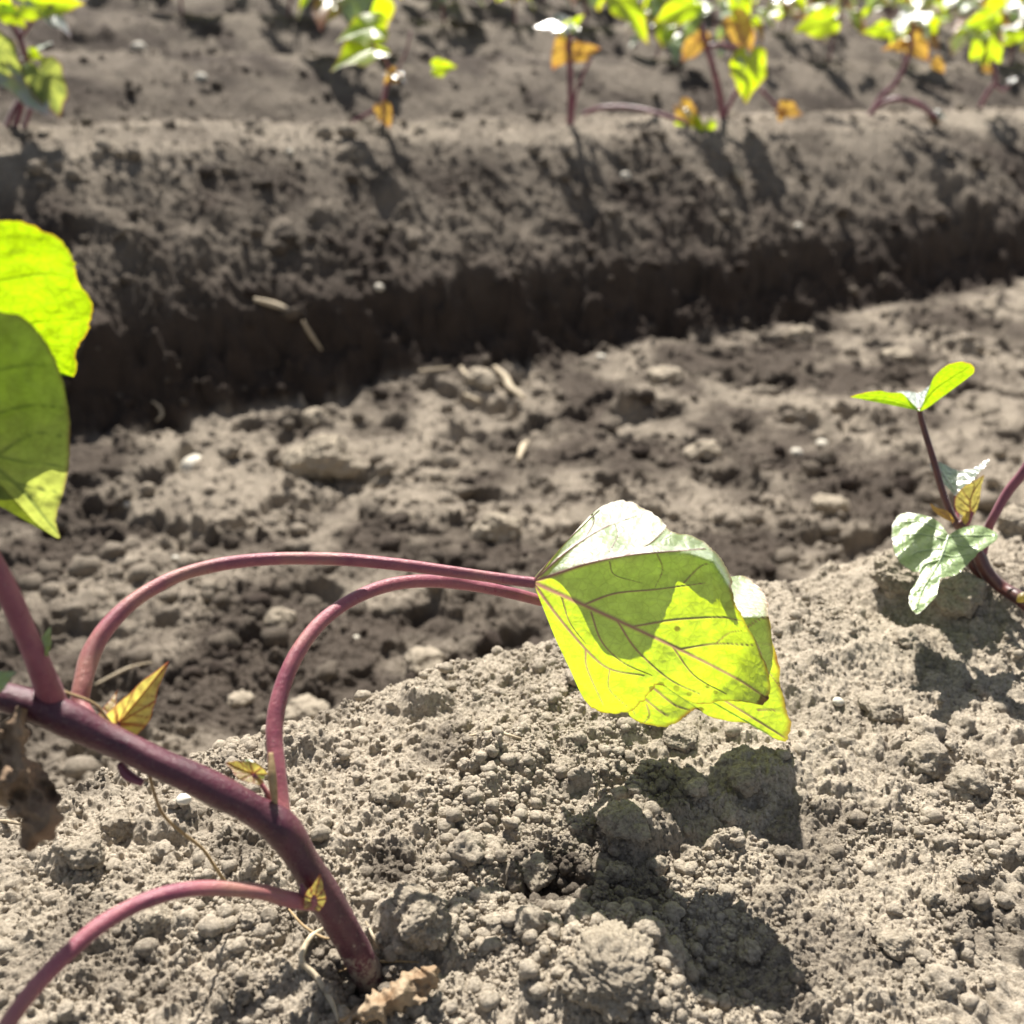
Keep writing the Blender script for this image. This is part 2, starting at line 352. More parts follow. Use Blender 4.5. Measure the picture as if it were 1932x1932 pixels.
# ------------------------------------------------------------------ the soil sheet
a_ = np.radians(np.concatenate([np.linspace(-62, -33, 110, False), np.linspace(-33, 33, 900, False), np.linspace(33, 62, 110)]))
def lg(a, b, s): return np.exp(np.arange(math.log(a), math.log(b), s))
r_ = np.concatenate([lg(.06, .15, .004), lg(.15, .46, .00165), lg(.46, 1.4, .0024), lg(1.4, 2.6, .0036), lg(2.6, 4, .007), lg(4, 80, .04), [85.]])
R2, A2 = np.meshgrid(r_, a_, indexing='ij')
X = (R2*np.sin(A2)).ravel(); Y = (R2*np.cos(A2)).ravel(); Z = hf(X, Y)
Vc = -X*ST+Y*CT
moist_shade = moist_shade_mask(X, Y)
ground = mesh_obj('ground', np.stack([X, Y, Z], 1), grid_faces(len(r_), len(a_))[:, ::-1], M_SOIL, fx=np.stack([moist_shade, moist_shade, moist_shade], 1))
ground['kind'] = 'structure'
del X, Y, Z, R2, A2, Vc

# loose crumbs of soil
def ico(sub):
    import bmesh
    b = bmesh.new(); bmesh.ops.create_icosphere(b, subdivisions=sub, radius=1)
    V = np.array([v.co[:] for v in b.verts]); Fc = np.array([[v.index for v in f.verts] for f in b.faces]); b.free(); return V, Fc
def lumpy(V, seed, amp=.3, fr=1.6):
    n = (vn3(V*fr+20, seed)-.5)*2*amp+(vn3(V*fr*2.6+20, seed+3)-.5)*amp
    return V*(1+n)[:, None]
def crumbs(name, n, rng, vmin, vmax, s0, s1, pw, mst, seed, seta=36, sub=2):
    g = np.random.RandomState(seed)
    r = np.exp(g.uniform(math.log(rng[0]), math.log(rng[1]), n)); a = np.radians(g.uniform(-seta, seta, n))
    x = r*np.sin(a); y = r*np.cos(a); v = -x*ST+y*CT
    cl = fbm(x, y, .04, 2, 12)+.5*fbm(x, y, .015, 2, 33)
    k = (v > vmin) & (v < vmax) & (g.rand(n) < .08+.92*sst(-.15, .5, cl))
    x, y, v = x[k], y[k], v[k]; n = len(x)
    s = s0*(s1/s0)**(g.rand(n)**pw)
    z = hf(x, y)+s*g.uniform(-.35, .55, n)
    B, Fb = ico(sub); protos = [lumpy(B, i, .42 if sub < 3 else .34, 1.2) for i in range(14)]; nb = len(B)
    if sub >= 3: protos = [q*(1+.30*(vn3(q*5+30, 3)-.5)+.22*(vn3(q*11+30, 5)-.5))[:, None] for q in protos]
    V = np.empty((n, nb, 3), np.float32)
    pid = g.randint(0, 14, n)
    q = g.randn(n, 4); q /= np.linalg.norm(q, axis=1)[:, None]; w, i, j, kk = q.T
    Rm = np.stack([1-2*(j*j+kk*kk), 2*(i*j-kk*w), 2*(i*kk+j*w), 2*(i*j+kk*w), 1-2*(i*i+kk*kk), 2*(j*kk-i*w), 2*(i*kk-j*w), 2*(j*kk+i*w), 1-2*(i*i+j*j)], 1).reshape(n, 3, 3)
    for t in range(14):
        m = pid == t
        V[m] = np.einsum('nij,vj->nvi', Rm[m], protos[t])*s[m][:, None, None]
    V[:, :, 2] *= .85
    V += np.stack([x, y, z], 1)[:, None]
    Fc = (Fb[None]+(np.arange(n)*nb)[:, None, None]).reshape(-1, 3)
    fx = np.repeat(np.clip(moist_shade_mask(x, y)*g.uniform(.8, 1.2, n), 0, 1)[:, None], nb, 0).reshape(-1, 1)
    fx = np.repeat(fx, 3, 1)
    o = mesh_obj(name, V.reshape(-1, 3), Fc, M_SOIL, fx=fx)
    return tag(o, None, None, kind='stuff')
o = crumbs('soil_crumbs', 30000, (.13, .6), -.4, .33, .00045, .0025, 3.8, .15, 3)
o['label'] = 'loose pale soil crumbs scattered over the near ridge'; o['category'] = 'soil crumbs'
o = crumbs('soil_crumbs', 110000, (.13, .48), -.4, .32, .00022, .0009, 1.6, .15, 11, 34, 1)
o['label'] = 'finest grains of dry soil covering the near ridge'; o['category'] = 'soil crumbs'
o = crumbs('soil_crumbs', 16000, (.38, 1.6), .3, .93, .0010, .009, 3.6, .8, 4)
o['label'] = 'brown crumbs lying in the furrow between the ridges'; o['category'] = 'soil crumbs'
o = crumbs('soil_crumbs', 20000, (.85, 4.), .93, 2.6, .0015, .009, 3.2, .5, 5)
o['label'] = 'soil crumbs on the slopes of the farther ridges'; o['category'] = 'soil crumbs'

o = crumbs('soil_crumbs', 520, (.14, .55), -.4, .3, .0018, .0050, 2.4, .15, 9, 36, 4)
o['label'] = 'larger loose soil lumps strewn over the near ridge'; o['category'] = 'soil crumbs'
# clods one can pick out
def clod(px, py, wpx, seed, label, group=None, squash=.75, sink=.25, amp=.32, ash=1.0, mat=None):
    g = G(px, py); d = (g-O_)@f_; s = wpx/2/FPX*d
    B, Fb = ico(6 if wpx > 100 else 5 if wpx > 45 else 4)
    V = lumpy(B, seed, amp, 1.3); s0 = 1.
    n2 = vn3(V*7+9, seed); V = V*(1+.16*(np.abs(n2-.5)*2-.3)[:, None])
    if wpx > 40:
        n3 = vn3(V*16+3, seed+5); V = V*(1+.05*np.maximum(n3-.3, 0)[:, None])
        for fq, am in ((30, .07), (60, .05)): V = V*(1+am*(vn3(V/s0*fq, seed+fq)-.5)[:, None])
    V = V*np.array([1, ash, squash])*s
    a = seed*1.3; V = V@np.array([[math.cos(a), math.sin(a), 0], [-math.sin(a), math.cos(a), 0], [0, 0, 1]]) if ash == 1 else V
    V = V+np.array([g[0], g[1], gz(g[0], g[1], False)+s*squash*(1-2*sink)+.0006])
    return tag(centre(mesh_obj('soil_clod', V, Fb, mat or M_CLOD)), label, 'soil clod', group)
CL = [(1150, 1850, 165, 'large cracked soil clod, the biggest, at the bottom of the photo'),
      (790, 1745, 110, 'rounded soil clod just right of where the thick purple stem enters the soil'),
      (1180, 1560, 84, 'rough clod mound behind the dark hollow below the pale drooping leaf'),
      (1010, 1650, 85, 'flat topped clod overhanging the dark hollow in the near ridge'),
      (1158, 1655, 48, 'small angular clod standing alone at the right end of the dark hollow'),
      (1745, 1440, 85, 'grey blocky clod right of the shadow of the drooping leaf'),
      (1660, 1345, 70, 'round pale clod right of the lower tip of the drooping leaf'),
      (725, 1515, 62, 'knobbly clod right of the base of the second arching petiole'),
      (800, 1265, 75, 'clod sitting on the far edge of the ridge under the arching petioles'),
      (580, 1350, 80, 'ragged clod framed by the second arching petiole'),
      (1065, 1452, 42, 'small round clod left of the shadow of the drooping leaf'),
      (1400, 1480, 58, 'shaded clod inside the shadow right below the drooping leaf'),
      (1285, 1400, 60, 'clod touching the lower edge of the drooping leaf, tinted green by it'),
      (1700, 1095, 105, 'brown clod under the big crinkled leaf of the right hand seedling'),
      (1800, 1130, 90, 'dark clod tucked behind the stem of the right hand seedling'),
      (1915, 1000, 80, 'tall clod at the right edge between the two stems of the right seedling'),
      (1825, 1490, 75, 'pale crumbly clod near the right edge beside the grey blocky clod'),
      (1240, 1640, 40, 'small clod right of the angular clod at the dark hollow'),
      (230, 1560, 65, 'soil clod behind the thick stem, under the two tiny leaves at left'),
      (160, 1615, 70, 'flat clod just right of the withered brown leaf'),
      (742, 1838, 34, 'crumb of soil pressed against the right side of the thick stem foot'),
      (655, 1868, 30, 'crumb of soil just left of the thick stem foot'),
      (700, 1888, 40, 'small clod in front of the thick stem foot'),
      (632, 1812, 26, 'tiny clod behind the left side of the thick stem foot'),
      (290, 1750, 62, 'round clod under the long arching petiole at bottom left'),
      (1415, 1805, 48, 'pale stone like clod in the large shadow at the bottom'),
      (1690, 1790, 60, 'clod low in the bottom right corner region'),
      (530, 1175, 52, 'round clod in the furrow seen between the two arching petioles'),
      (905, 725, 60, 'dark clod beside the curled straw in the furrow'),
      (1560, 960, 62, 'dark brown clod in the furrow left of the right hand seedling'),
      (1255, 715, 58, 'brown clod in the furrow below the shaded foot of the far ridge'),
      (1330, 860, 60, 'grey clod in the middle of the furrow right of the straw chip'),
      (610, 880, 120, 'wide dark clod in the furrow right of the white pebble'),
      (455, 1325, 40, 'little clod on the far edge of the ridge by the first petiole'),
      (935, 1010, 85, 'brown clod in the furrow just above the drooping leaf stalk'),
      (600, 795, 50, 'brown clod near the edge of the dark furrow shade'),
      (1690, 680, 55, 'furrow clod in front of the right end of the shaded slope'),
      (1510, 640, 48, 'furrow clod touching the shade of the far ridge'),
      (1750, 760, 42, 'furrow clod behind the two winged leaf of the right seedling')]
for i, (px, py, w, lb) in enumerate(CL):
    clod(px, py, w, i+1, lb, squash=.6+.25*((i*37) % 10)/10, sink=.36)

# white pebbles
PB = [(365, 862, 58, 'largest whitish pebble, lying in the furrow near the left leaves'),
      (1133, 680, 20, 'pale pebble at the edge of the shade of the far ridge'),
      (1502, 858, 22, 'small white pebble in the furrow right of the middle'),
      (1555, 822, 26, 'pale pebble in the furrow above the small white pebble'),
      (350, 1538, 28, 'white pebble under the thick stem on the near ridge'),
      (262, 95, 26, 'pale pebble high on the slope at upper left'),
      (380, 150, 24, 'whitish pebble on the upper left slope below the crest'),
      (547, 288, 14, 'tiny white stone near the crest of the far ridge'),
      (1180, 338, 20, 'pale stone between two leaf shadows on the far ridge'),
      (240, 948, 16, 'small white grit at the right of the green leaf tip'),
      (330, 1045, 16, 'pale grit in the furrow above the first petiole'),
      (716, 545, 18, 'whitish grit halfway down the far ridge slope'),
      (1505, 430, 16, 'pale grit on the right of the far ridge slope'),
      (672, 1203, 14, 'tiny pale stone between the arching petioles'),
      (1580, 1330, 22, 'pale little stone right of the drooping leaf on the near ridge')]
for i, (px, py, w, lb) in enumerate(PB):
    g = G(px, py); d = (g-O_)@f_; s = w/2/FPX*d; B, Fb = ico(4)
    V = lumpy(B, 40+i, .12, .9)*np.array([1, .9, .75])*s+np.array([g[0], g[1], gz(g[0], g[1])+s*.35])
    tag(centre(mesh_obj('pebble', V, Fb, M_PEB)), lb, 'pebble')

# straw, chips and fibres
def straw(name, pts, rpx, label, mat=M_STRAW, lift=.0012, flat=1):
    q = []
    for px, py in pts:
        g = G(px, py); d = (g-O_)@f_; r = rpx*.72/FPX*d; q.append([g[0], g[1], max(gz(g[0], g[1]), g[2])+lift*d/.27+r*.5, r])
    q[0][3] *= .6; q[-1][3] *= .5
    return tag(centre(tube(name, q, mat, n=30, m=8, lump=.15)), label, 'straw' if mat is M_STRAW else 'root')
straw('straw', [(885, 1403), (930, 1412), (982, 1419)], 4.5, 'thin white straw lying left of the drooping leaf shadow')
straw('straw', [(932, 704), (955, 725), (962, 742), (988, 762)], 9, 'thick curled white straw piece in the furrow centre')
straw('straw', [(868, 703), (885, 722), (915, 716)], 6, 'bent brownish straw left of the thick curled one')
straw('straw', [(875, 755), (905, 768)], 8, 'short pale chip just under the curled straw pieces')
straw('straw', [(978, 880), (986, 862), (994, 845)], 9, 'upright pale chip standing in the mid furrow')
straw('straw', [(790, 712), (850, 706)], 5, 'flat straw bit at the edge of the shade')
straw('straw', [(480, 577), (515, 585), (550, 598)], 8, 'pale straw stuck to the slope of the far ridge')
straw('straw', [(572, 620), (585, 645), (607, 672)], 5, 'thin twig hanging in the shaded slope')
straw('straw', [(1385, 330), (1392, 345), (1398, 362)], 9, 'pale chip below the yellow wilted leaf on the far slope')
straw('straw', [(288, 768), (303, 778), (306, 792), (296, 803)], 3.5, 'curled reddish fibre at the left end of the furrow shade')
straw('straw', [(612, 1758), (585, 1790), (570, 1835), (596, 1862), (625, 1905), (640, 1945)], 7, 'long kinked pale straw at the bottom beside the stem foot')
straw('straw', [(180, 1300), (240, 1270), (290, 1258)], 4, 'dry grey straw behind the first petiole')
straw('straw', [(-10, 1562), (20, 1566), (50, 1572)], 5, 'pale straw end at the left edge under the withered leaf')
straw('straw', [(690, 1745), (705, 1775), (715, 1800)], 4, 'straw sliver right of the thick stem foot')

# ------------------------------------------------------------------ leaves
def vein_field(px, py, veins):                          # veins: [(polyline, width px)]
    out = np.zeros(px.shape)
    for pl, w in veins:
        q = catmull([(a, b, 0) for a, b in pl], 24)[:, :2] if len(pl) > 2 else np.array(pl, float)
        n = len(q)-1
        for i in range(n):
            a, b = q[i], q[i+1]; ab = b-a; L = ab@ab+1e-9
            t = np.clip(((px-a[0])*ab[0]+(py-a[1])*ab[1])/L, 0, 1)
            d = np.hypot(px-a[0]-ab[0]*t, py-a[1]-ab[1]*t)
            ww = w*(1-.7*(i+.5)/n)
            out = np.maximum(out, np.exp(-(d/ww)**2))
    return out
def img_leaf(name, att, outline, depth, veins, mat, parent, n=240, m=110, dents=2.0, closed=False, brown=None, margin=.03, seed=1, rip=0):
    o = catmull([(a, b, 0) for a, b in outline], n)[:, :2]
    nv = (vn(np.arange(n)*.21, np.zeros(n), seed)-.5)*2*dents+(vn(np.arange(n)*.6, np.zeros(n), seed+2)-.5)*dents
    c = np.array(att, float); dr = o-c; L = np.linalg.norm(dr, axis=1)[:, None]; o = o+dr/L*nv[:, None]
    r = np.linspace(0, 1, m)[None, :]**.9
    px = c[0]+(o[:, :1]-c[0])*r; py = c[1]+(o[:, 1:]-c[1])*r
    D = depth(px, py)
    rr = np.broadcast_to(r, px.shape)
    v = vein_field(px, py, veins)
    if rip: D = D+rip*(fbm(px, py, 70, 2, seed)*.6+fbm(px, py, 30, 2, seed+4)*.4)*rr
    D = D-.00035*v
    V = O_+D[..., None]*(f_+cx_*((px-966)/FPX)[..., None]-cu_*((py-966)/FPX)[..., None])
    fx = np.stack([v, sst(1-margin, 1, rr)*(.4+.6*vn(px/40, py/40, seed)), np.zeros_like(v)], -1)
    if brown:
        for bx, by, br, k in brown:
            fx[..., 2] = np.maximum(fx[..., 2], k*(1-sst(.5, 1, np.hypot(px-bx, py-by)/br+.5*(vn(px/6, py/6, 5)-.5))))
    return mesh_obj(name, V.reshape(-1, 3), grid_faces(n, m), mat, parent, fx=fx.reshape(-1, 3))
HR = np.array([(0, 1), (4, .93), (9, .85), (16, .77), (28, .69), (42, .64), (60, .60), (80, .57), (100, .55), (120, .54), (138, .50), (152, .42), (164, .28), (172, .12)])
def leaf3(name, a, tip, nrm, mat, parent, wr=1.0, fold=.25, curl=.2, ruff=.04, n=61, m=14, seed=0, vw=.02, quilt=0.):
    a = np.array(a, float); tip = np.array(tip, float); Y_ = tip-a; L = np.linalg.norm(Y_); Y_ /= L
    nr = np.array(nrm, float); nr = nr-Y_*(nr@Y_); nr /= np.linalg.norm(nr)+1e-9; X_ = np.cross(Y_, nr)
    ph = np.linspace(-172, 172, n); R = np.interp(np.abs(ph), HR[:, 0], HR[:, 1])
    pr = np.radians(ph); g = np.random.RandomState(seed+100)
    R = R*(1+.05*np.sin(ph*.09+g.rand()*6)+.025*np.sin(ph*.21+g.rand()*6)*(np.abs(ph) > 8))
    r = np.linspace(0, 1, m)[None]
    ox = (R*np.sin(pr))[:, None]*r*wr; oy = (R*np.cos(pr))[:, None]*r
    rr = np.hypot(ox, oy)
    oz = fold*np.abs(ox)-curl*(oy**2)-curl*.35*ox**2*np.sign(fold+1e-6)+ruff*np.sin(np.radians(ph)*5+g.rand()*6)[:, None]*r**2
    vv = np.zeros_like(ox)
    pa = np.arctan2(ox/wr, oy)
    for k, wd in ((0, 1.3), (.55, .8), (-.55, .8), (1.15, .8), (-1.15, .8), (1.9, .7), (-1.9, .7), (2.5, .6), (-2.5, .6)):
        dd = rr*np.abs(np.sin(np.clip(pa-k-.10*np.sign(k)*rr, -1.5, 1.5))); vv = np.maximum(vv, np.exp(-(dd/(vw*wd*(1.15-rr)))**2))
    for k in range(1, 6):
        t = oy-.16*k-.0-np.abs(ox)*.75; vv = np.maximum(vv, np.exp(-(t/(vw*.6))**2)*.8*(np.abs(ox) < .32)*(oy > .1))
    oz = oz-.01*vv+quilt*(1-vv)*np.abs(np.sin(oy*20-np.abs(ox)*14))*(.3+rr)
    V = a+L*(ox[..., None]*X_+oy[..., None]*Y_+oz[..., None]*nr)
    fx = np.stack([vv, sst(.93, 1, np.broadcast_to(r, ox.shape)), np.zeros_like(vv)], -1)
    return mesh_obj(name, V.reshape(-1, 3), grid_faces(n, m), mat, parent, fx=fx.reshape(-1, 3))
def px_tube(name, pts, mat, parent, n=80, m=18, lump=.05, seed=0):   # px, py, depth, half width px
    q = [list(P(a, b, d))+[w/FPX*d] for a, b, d, w in pts]
    return tube(name, q, mat, parent, n, m, lump, seed)

# ------------------------------------------------------------------ the near plant
base = G(692, 1838); dB = float((base-O_)@f_)
plant = thing('sweet_potato_plant', 'near young vine with thick leaning purple stem and large drooping leaf', 'plant', tuple(base))
st = px_tube('stem', [(-330, 1150, .20, 22), (-200, 1225, .20, 24), (-60, 1292, .20, 26), (30, 1322, .20, 27), (110, 1350, .202, 31), (200, 1392, .205, 28), (300, 1440, .207, 27), (400, 1487, .21, 28), (480, 1530, .213, 28), (532, 1566, .215, 33), (575, 1630, .217, 28), (612, 1692, .220, 31), (655, 1765, .224, 28), (698, 1845, .230, 29), (728, 1905, .236, 30)], M_STEM, plant, 220, 30, .05, 2)
p1 = px_tube('petiole', [(185, 1385, .208, 18), (152, 1335, .212, 17), (155, 1290, .214, 16.5), (175, 1225, .218, 17), (215, 1167, .222, 15), (275, 1118, .227, 13), (345, 1083, .232, 12), (430, 1062, .237, 12), (520, 1054, .242, 11.5), (620, 1054, .245, 11.5), (720, 1061, .2475, 11), (850, 1078, .2505, 10), (950, 1092, .2522, 9.5), (1008, 1099, .2532, 10)], M_PET, plant, 180, 20, .05, 3)
p2 = px_tube('petiole', [(532, 1570, .216, 19), (528, 1525, .219, 17), (522, 1450, .222, 16), (517, 1380, .225, 15), (526, 1318, .228, 14.5), (551, 1250, .232, 14), (590, 1190, .237, 13), (640, 1146, .243, 12), (700, 1115, .249, 12), (760, 1099, .254, 12), (830, 1097, .260, 12), (900, 1106, .266, 11), (960, 1118, .270, 10.5), (1022, 1134, .274, 10)], M_PET, plant, 180, 20, .05, 4)
p3 = px_tube('petiole', [(606, 1701, .2195, 15), (580, 1703, .2145, 14.5), (540, 1696, .211, 14), (490, 1683, .208, 13.5), (400, 1676, .203, 13.5), (330, 1683, .199, 14), (260, 1706, .195, 14), (190, 1746, .19, 15), (120, 1806, .185, 15), (60, 1870, .18, 15), (0, 1955, .175, 15), (-60, 2060, .165, 15)], M_PET, plant, 150, 20, .05, 5)
p0 = px_tube('petiole', [(114, 1350, .206, 20), (98, 1318, .202, 23), (78, 1265, .197, 21), (45, 1185, .193, 20), (5, 1098, .189, 20), (-60, 990, .184, 19), (-160, 890, .18, 17), (-260, 820, .18, 15)], M_PET, plant, 110, 20, .05, 6)
p4 = px_tube('petiole', [(-200, 1225, .201, 20), (-290, 1040, .205, 15), (-330, 800, .21, 14), (-300, 640, .215, 12)], M_PET, plant, 60, 14, .05, 7)

# drooping leaf: underside, folded along a side vein, the upper flap lying back towards the sun
FX = [1005, 1100, 1230, 1300, 1345, 1380, 1420, 1460]; FY = [1098, 1068, 1046, 1048, 1062, 1120, 1200, 1290]
def dA(px, py):
    t = (px-1005)/440.
    base = .2530-.010*np.clip(t, 0, 1)*1.0+.003*sst(.5, 1, t)
    yf = np.interp(px, FX, FY)
    up = np.maximum(yf-py, 0); up = up*sst(0, 18, up)
    dn = np.maximum(py-yf, 0)
    d = base+up*.00017*sst(0, .25, t)+dn*.00006
    # lower half swings back under
    ym = 1098+(px-1005)*.49
    lo = np.maximum(py-ym, 0); d = d+lo*.00003+.003*np.sin(np.clip(lo/180, 0, 1)*3.1)*-1
    d = d-.0025*sst(1385, 1450, px)*sst(1180, 1260, py)
    d = d+.0012*np.sin(px/38.+py/60.)*sst(.15, .6, t)
    return d
vA = [([(1005, 1098), (1120, 1150), (1250, 1210), (1380, 1275), (1448, 1318)], 5.0),
      ([(1005, 1098), (1110, 1063), (1180, 1048), (1232, 1043), (1330, 1035)], 4.2),
      ([(1180, 1048), (1230, 1022), (1262, 990)], 2.2), ([(1005, 1098), (1070, 1040), (1130, 1000), (1200, 972)], 3.4), ([(1005, 1098), (1060, 1030), (1130, 962)], 2.2),
      ([(1100, 1142), (1160, 1120), (1240, 1112), (1330, 1100)], 2.2), ([(1190, 1183), (1270, 1170), (1360, 1165), (1400, 1172)], 2.0), ([(1280, 1226), (1350, 1215), (1420, 1218)], 1.8),
      ([(1005, 1098), (1050, 1160), (1105, 1225), (1150, 1262), (1215, 1275)], 3.2), ([(1105, 1225), (1108, 1262), (1138, 1330)], 2.2), ([(1005, 1100), (1030, 1180), (1080, 1290), (1110, 1335)], 2.2),
      ([(1115, 1155), (1135, 1210), (1175, 1250), (1230, 1275)], 1.8), ([(1165, 1172), (1200, 1225), (1260, 1280), (1320, 1310)], 2.2), ([(1060, 1128), (1075, 1175), (1105, 1215)], 1.4), ([(1270, 1222), (1310, 1275), (1370, 1310)], 1.6),
      ([(1240, 1046), (1250, 1075), (1235, 1110)], .9), ([(1150, 1060), (1160, 1085), (1210, 1100)], .9), ([(1100, 1020), (1120, 985), (1115, 965)], 1.4), ([(1150, 1040), (1165, 1010), (1160, 985)], 1.2), ([(1290, 1100), (1320, 1070), (1340, 1062)], 1.1), ([(1350, 1215), (1375, 1195), (1400, 1190)], 1), ([(1150, 1262), (1150, 1300), (1185, 1335)], 1.2)]
leafA = img_leaf('leaf', (1005, 1098), [(1010, 1086), (1070, 1020), (1118, 968), (1150, 949), (1180, 944), (1212, 957), (1242, 975), (1270, 1003), (1310, 1012), (1345, 1036), (1366, 1062), (1380, 1098), (1387, 1135), (1408, 1175), (1428, 1215), (1448, 1262), (1454, 1295), (1442, 1328),
                                        (1410, 1325), (1370, 1322), (1325, 1328), (1290, 1318), (1258, 1296), (1236, 1295), (1215, 1320), (1190, 1342), (1150, 1346), (1122, 1338), (1100, 1316), (1075, 1262), (1048, 1205), (1026, 1150), (1008, 1106)],
                 dA, vA, M_LA, p1, 560, 260, 2.2, brown=[(1441, 1322, 15, .95), (1335, 1295, 5, .6), (1350, 1306, 5, .5), (1300, 1310, 6, .5), (1245, 1294, 11, .6), (1275, 1298, 8, .5), (1278, 1186, 7, .8), (1376, 1145, 12, .25), (1230, 1300, 7, .6)], margin=.025, rip=.0012, seed=3)
leafA['label'] = 'large folded drooping leaf seen from its pale underside'
def dB_(px, py):
    t = (px-1015)/480.
    return .277+.0105*np.clip(t, 0, 1.1)+.00006*np.maximum(py-1165, 0)+.0016*np.sin(px/30.+py/45.)+np.maximum(1165-py, 0)*.00022
vB = [([(1015, 1135), (1180, 1220), (1330, 1300), (1480, 1392)], 4), ([(1015, 1135), (1200, 1170), (1360, 1145), (1450, 1150)], 3), ([(1015, 1135), (1140, 1250), (1230, 1330), (1260, 1352)], 3),
      ([(1220, 1330), (1225, 1350), (1215, 1364)], 1.5), ([(1235, 1300), (1272, 1330), (1300, 1340)], 2), ([(1330, 1250), (1400, 1215), (1470, 1220)], 2), ([(1400, 1270), (1440, 1262), (1475, 1300)], 2), ([(1400, 1190), (1440, 1165), (1460, 1172)], 1.6), ([(1430, 1340), (1460, 1340), (1484, 1350)], 1.5), ([(1210, 1300), (1190, 1325), (1198, 1350)], 1.6)]
leafB = img_leaf('leaf', (1015, 1135), [(1022, 1130), (1120, 1150), (1230, 1150), (1320, 1112), (1392, 1086), (1420, 1098), (1442, 1120), (1450, 1150), (1456, 1200), (1468, 1245), (1472, 1290), (1484, 1335), (1492, 1372), (1484, 1396), (1466, 1396), (1440, 1378), (1408, 1364), (1370, 1360), (1335, 1350), (1318, 1338),
                                        (1300, 1345), (1278, 1364), (1248, 1371), (1214, 1366), (1190, 1352), (1184, 1335), (1178, 1300), (1166, 1245), (1110, 1185), (1036, 1146)], dB_, vB, M_LA, p2, 360, 140, 2.2,
                 brown=[(1318, 1342, 12, .8), (1478, 1385, 8, .4), (1470, 1250, 9, .3), (1455, 1182, 7, .4)], margin=.03, rip=.001, seed=8)
leafB['label'] = 'second drooping leaf whose tip rests on the soil behind the first'
# leaves at the left edge
def dL1(px, py): return .1955+.00002*(px-100)+.0012*np.sin(py/90.+px/120.)+(py-600)*.00008
L1 = img_leaf('leaf', (-300, 640), [(-290, 600), (-360, 480), (-280, 400), (-150, 395), (-60, 402), (0, 415), (60, 424), (110, 452), (136, 482), (142, 505), (156, 540), (174, 578), (166, 618), (146, 655), (140, 708), (112, 702), (60, 700), (-40, 740), (-140, 790), (-260, 780), (-320, 720), (-308, 660)], dL1,
              [([(-300, 640), (-100, 640), (60, 660), (135, 700)], 6), ([(-200, 640), (-100, 560), (50, 520), (140, 520)], 3), ([(-50, 645), (60, 610), (150, 600)], 2.5), ([(-250, 630), (-150, 500), (0, 450), (90, 455)], 3), ([(0, 650), (80, 650), (140, 655)], 2)], M_LY, plant, 260, 80, 5, margin=.012, seed=5, rip=.002)
L1['label'] = 'bright backlit yellow green leaf at the left edge'
def dL2(px, py): return .190+.00006*np.maximum(px-40, 0)+.001*np.sin(py/110.+1)+(py-800)*.00007
L2 = img_leaf('leaf', (-240, 820), [(-250, 790), (-300, 680), (-220, 600), (-100, 580), (0, 588), (48, 602), (88, 645), (112, 700), (130, 775), (132, 860), (122, 925), (106, 975), (112, 1016), (70, 988), (20, 935), (-30, 890), (-120, 880), (-220, 880), (-250, 850)], dL2,
              [([(-240, 820), (-100, 830), (20, 905), (108, 1005)], 6), ([(-60, 850), (40, 870), (125, 880)], 3), ([(-120, 828), (0, 780), (60, 765), (120, 770)], 3), ([(-180, 815), (-60, 720), (40, 690), (90, 690)], 3), ([(-20, 870), (60, 820), (130, 825)], 2.5), ([(0, 900), (60, 920), (115, 930)], 2)], M_LT, plant, 260, 80, 1.5, margin=.02, seed=6, rip=.002)
L2['label'] = 'darker green purple rimmed leaf in front at the left edge'
# small leaves
def small(att, tip, d, n, mat, wr=.8, **k): return leaf3('young_leaf', P(*att, d), P(*tip, d if not k.get('dt') else d+k.pop('dt')), n, mat, plant, wr, **k)
cam_n = -f_
leaf3('young_leaf', P(222, 1366, .212), P(318, 1254, .214), cam_n+np.array([.4, 0, -.2]), M_YO, plant, .44, .8, .1, .02, 81, 30, 3, .022)
leaf3('young_leaf', P(218, 1368, .2125), P(215, 1300, .217), cam_n*.3+np.array([-.6, -.3, .7]), M_YO, plant, .6, .8, .1, .02, 61, 20, 4, .02)
px_tube('petiole', [(224, 1395, .2065, 5), (222, 1378, .211, 5.5), (222, 1362, .212, 4)], M_PET, plant, 12, 10)
leaf3('young_leaf', P(478, 1460, .2155), P(420, 1437, .2165), cam_n+np.array([0, .0, .5]), M_YO, plant, .5, .5, .3, .03, 61, 20, 5, .03)
leaf3('young_leaf', P(484, 1462, .217), P(462, 1430, .218), cam_n*.3+np.array([-.2, .0, .9]), M_GR, plant, .7, .6, .2, .03, 41, 14, 6, .03)
px_tube('petiole', [(516, 1520, .2165, 6), (500, 1490, .2155, 5), (478, 1460, .2155, 4)], M_PET, plant, 20, 10)
px_tube('petiole', [(519, 1518, .2145, 5), (514, 1470, .2135, 8), (511, 1420, .215, 4)], M_ROOT, plant, 20, 12)
leaf3('young_leaf', P(592, 1698, .2125), P(604, 1652, .2125), cam_n+np.array([.3, 0, 0]), M_YO, plant, .75, .5, .1, .02, 41, 14, 7, .04)
px_tube('bud', [(570, 1700, .2135, 5), (574, 1685, .2125, 7), (568, 1668, .2122, 3)], M_PET2, plant, 14, 10)
px_tube('petiole', [(596, 1706, .2135, 9), (592, 1696, .2125, 7), (590, 1688, .2125, 3)], M_PET, plant, 14, 10)
leaf3('young_leaf', P(84, 1222, .195), P(92, 1180, .196), cam_n, M_GR, plant, .55, .3, .2, .02, 41, 12, 8, .04)
leaf3('young_leaf', P(-12, 1292, .19), P(20, 1268, .1895), cam_n+np.array([0, 0, .3]), M_GR, plant, .9, .3, .5, .03, 41, 12, 9, .03)
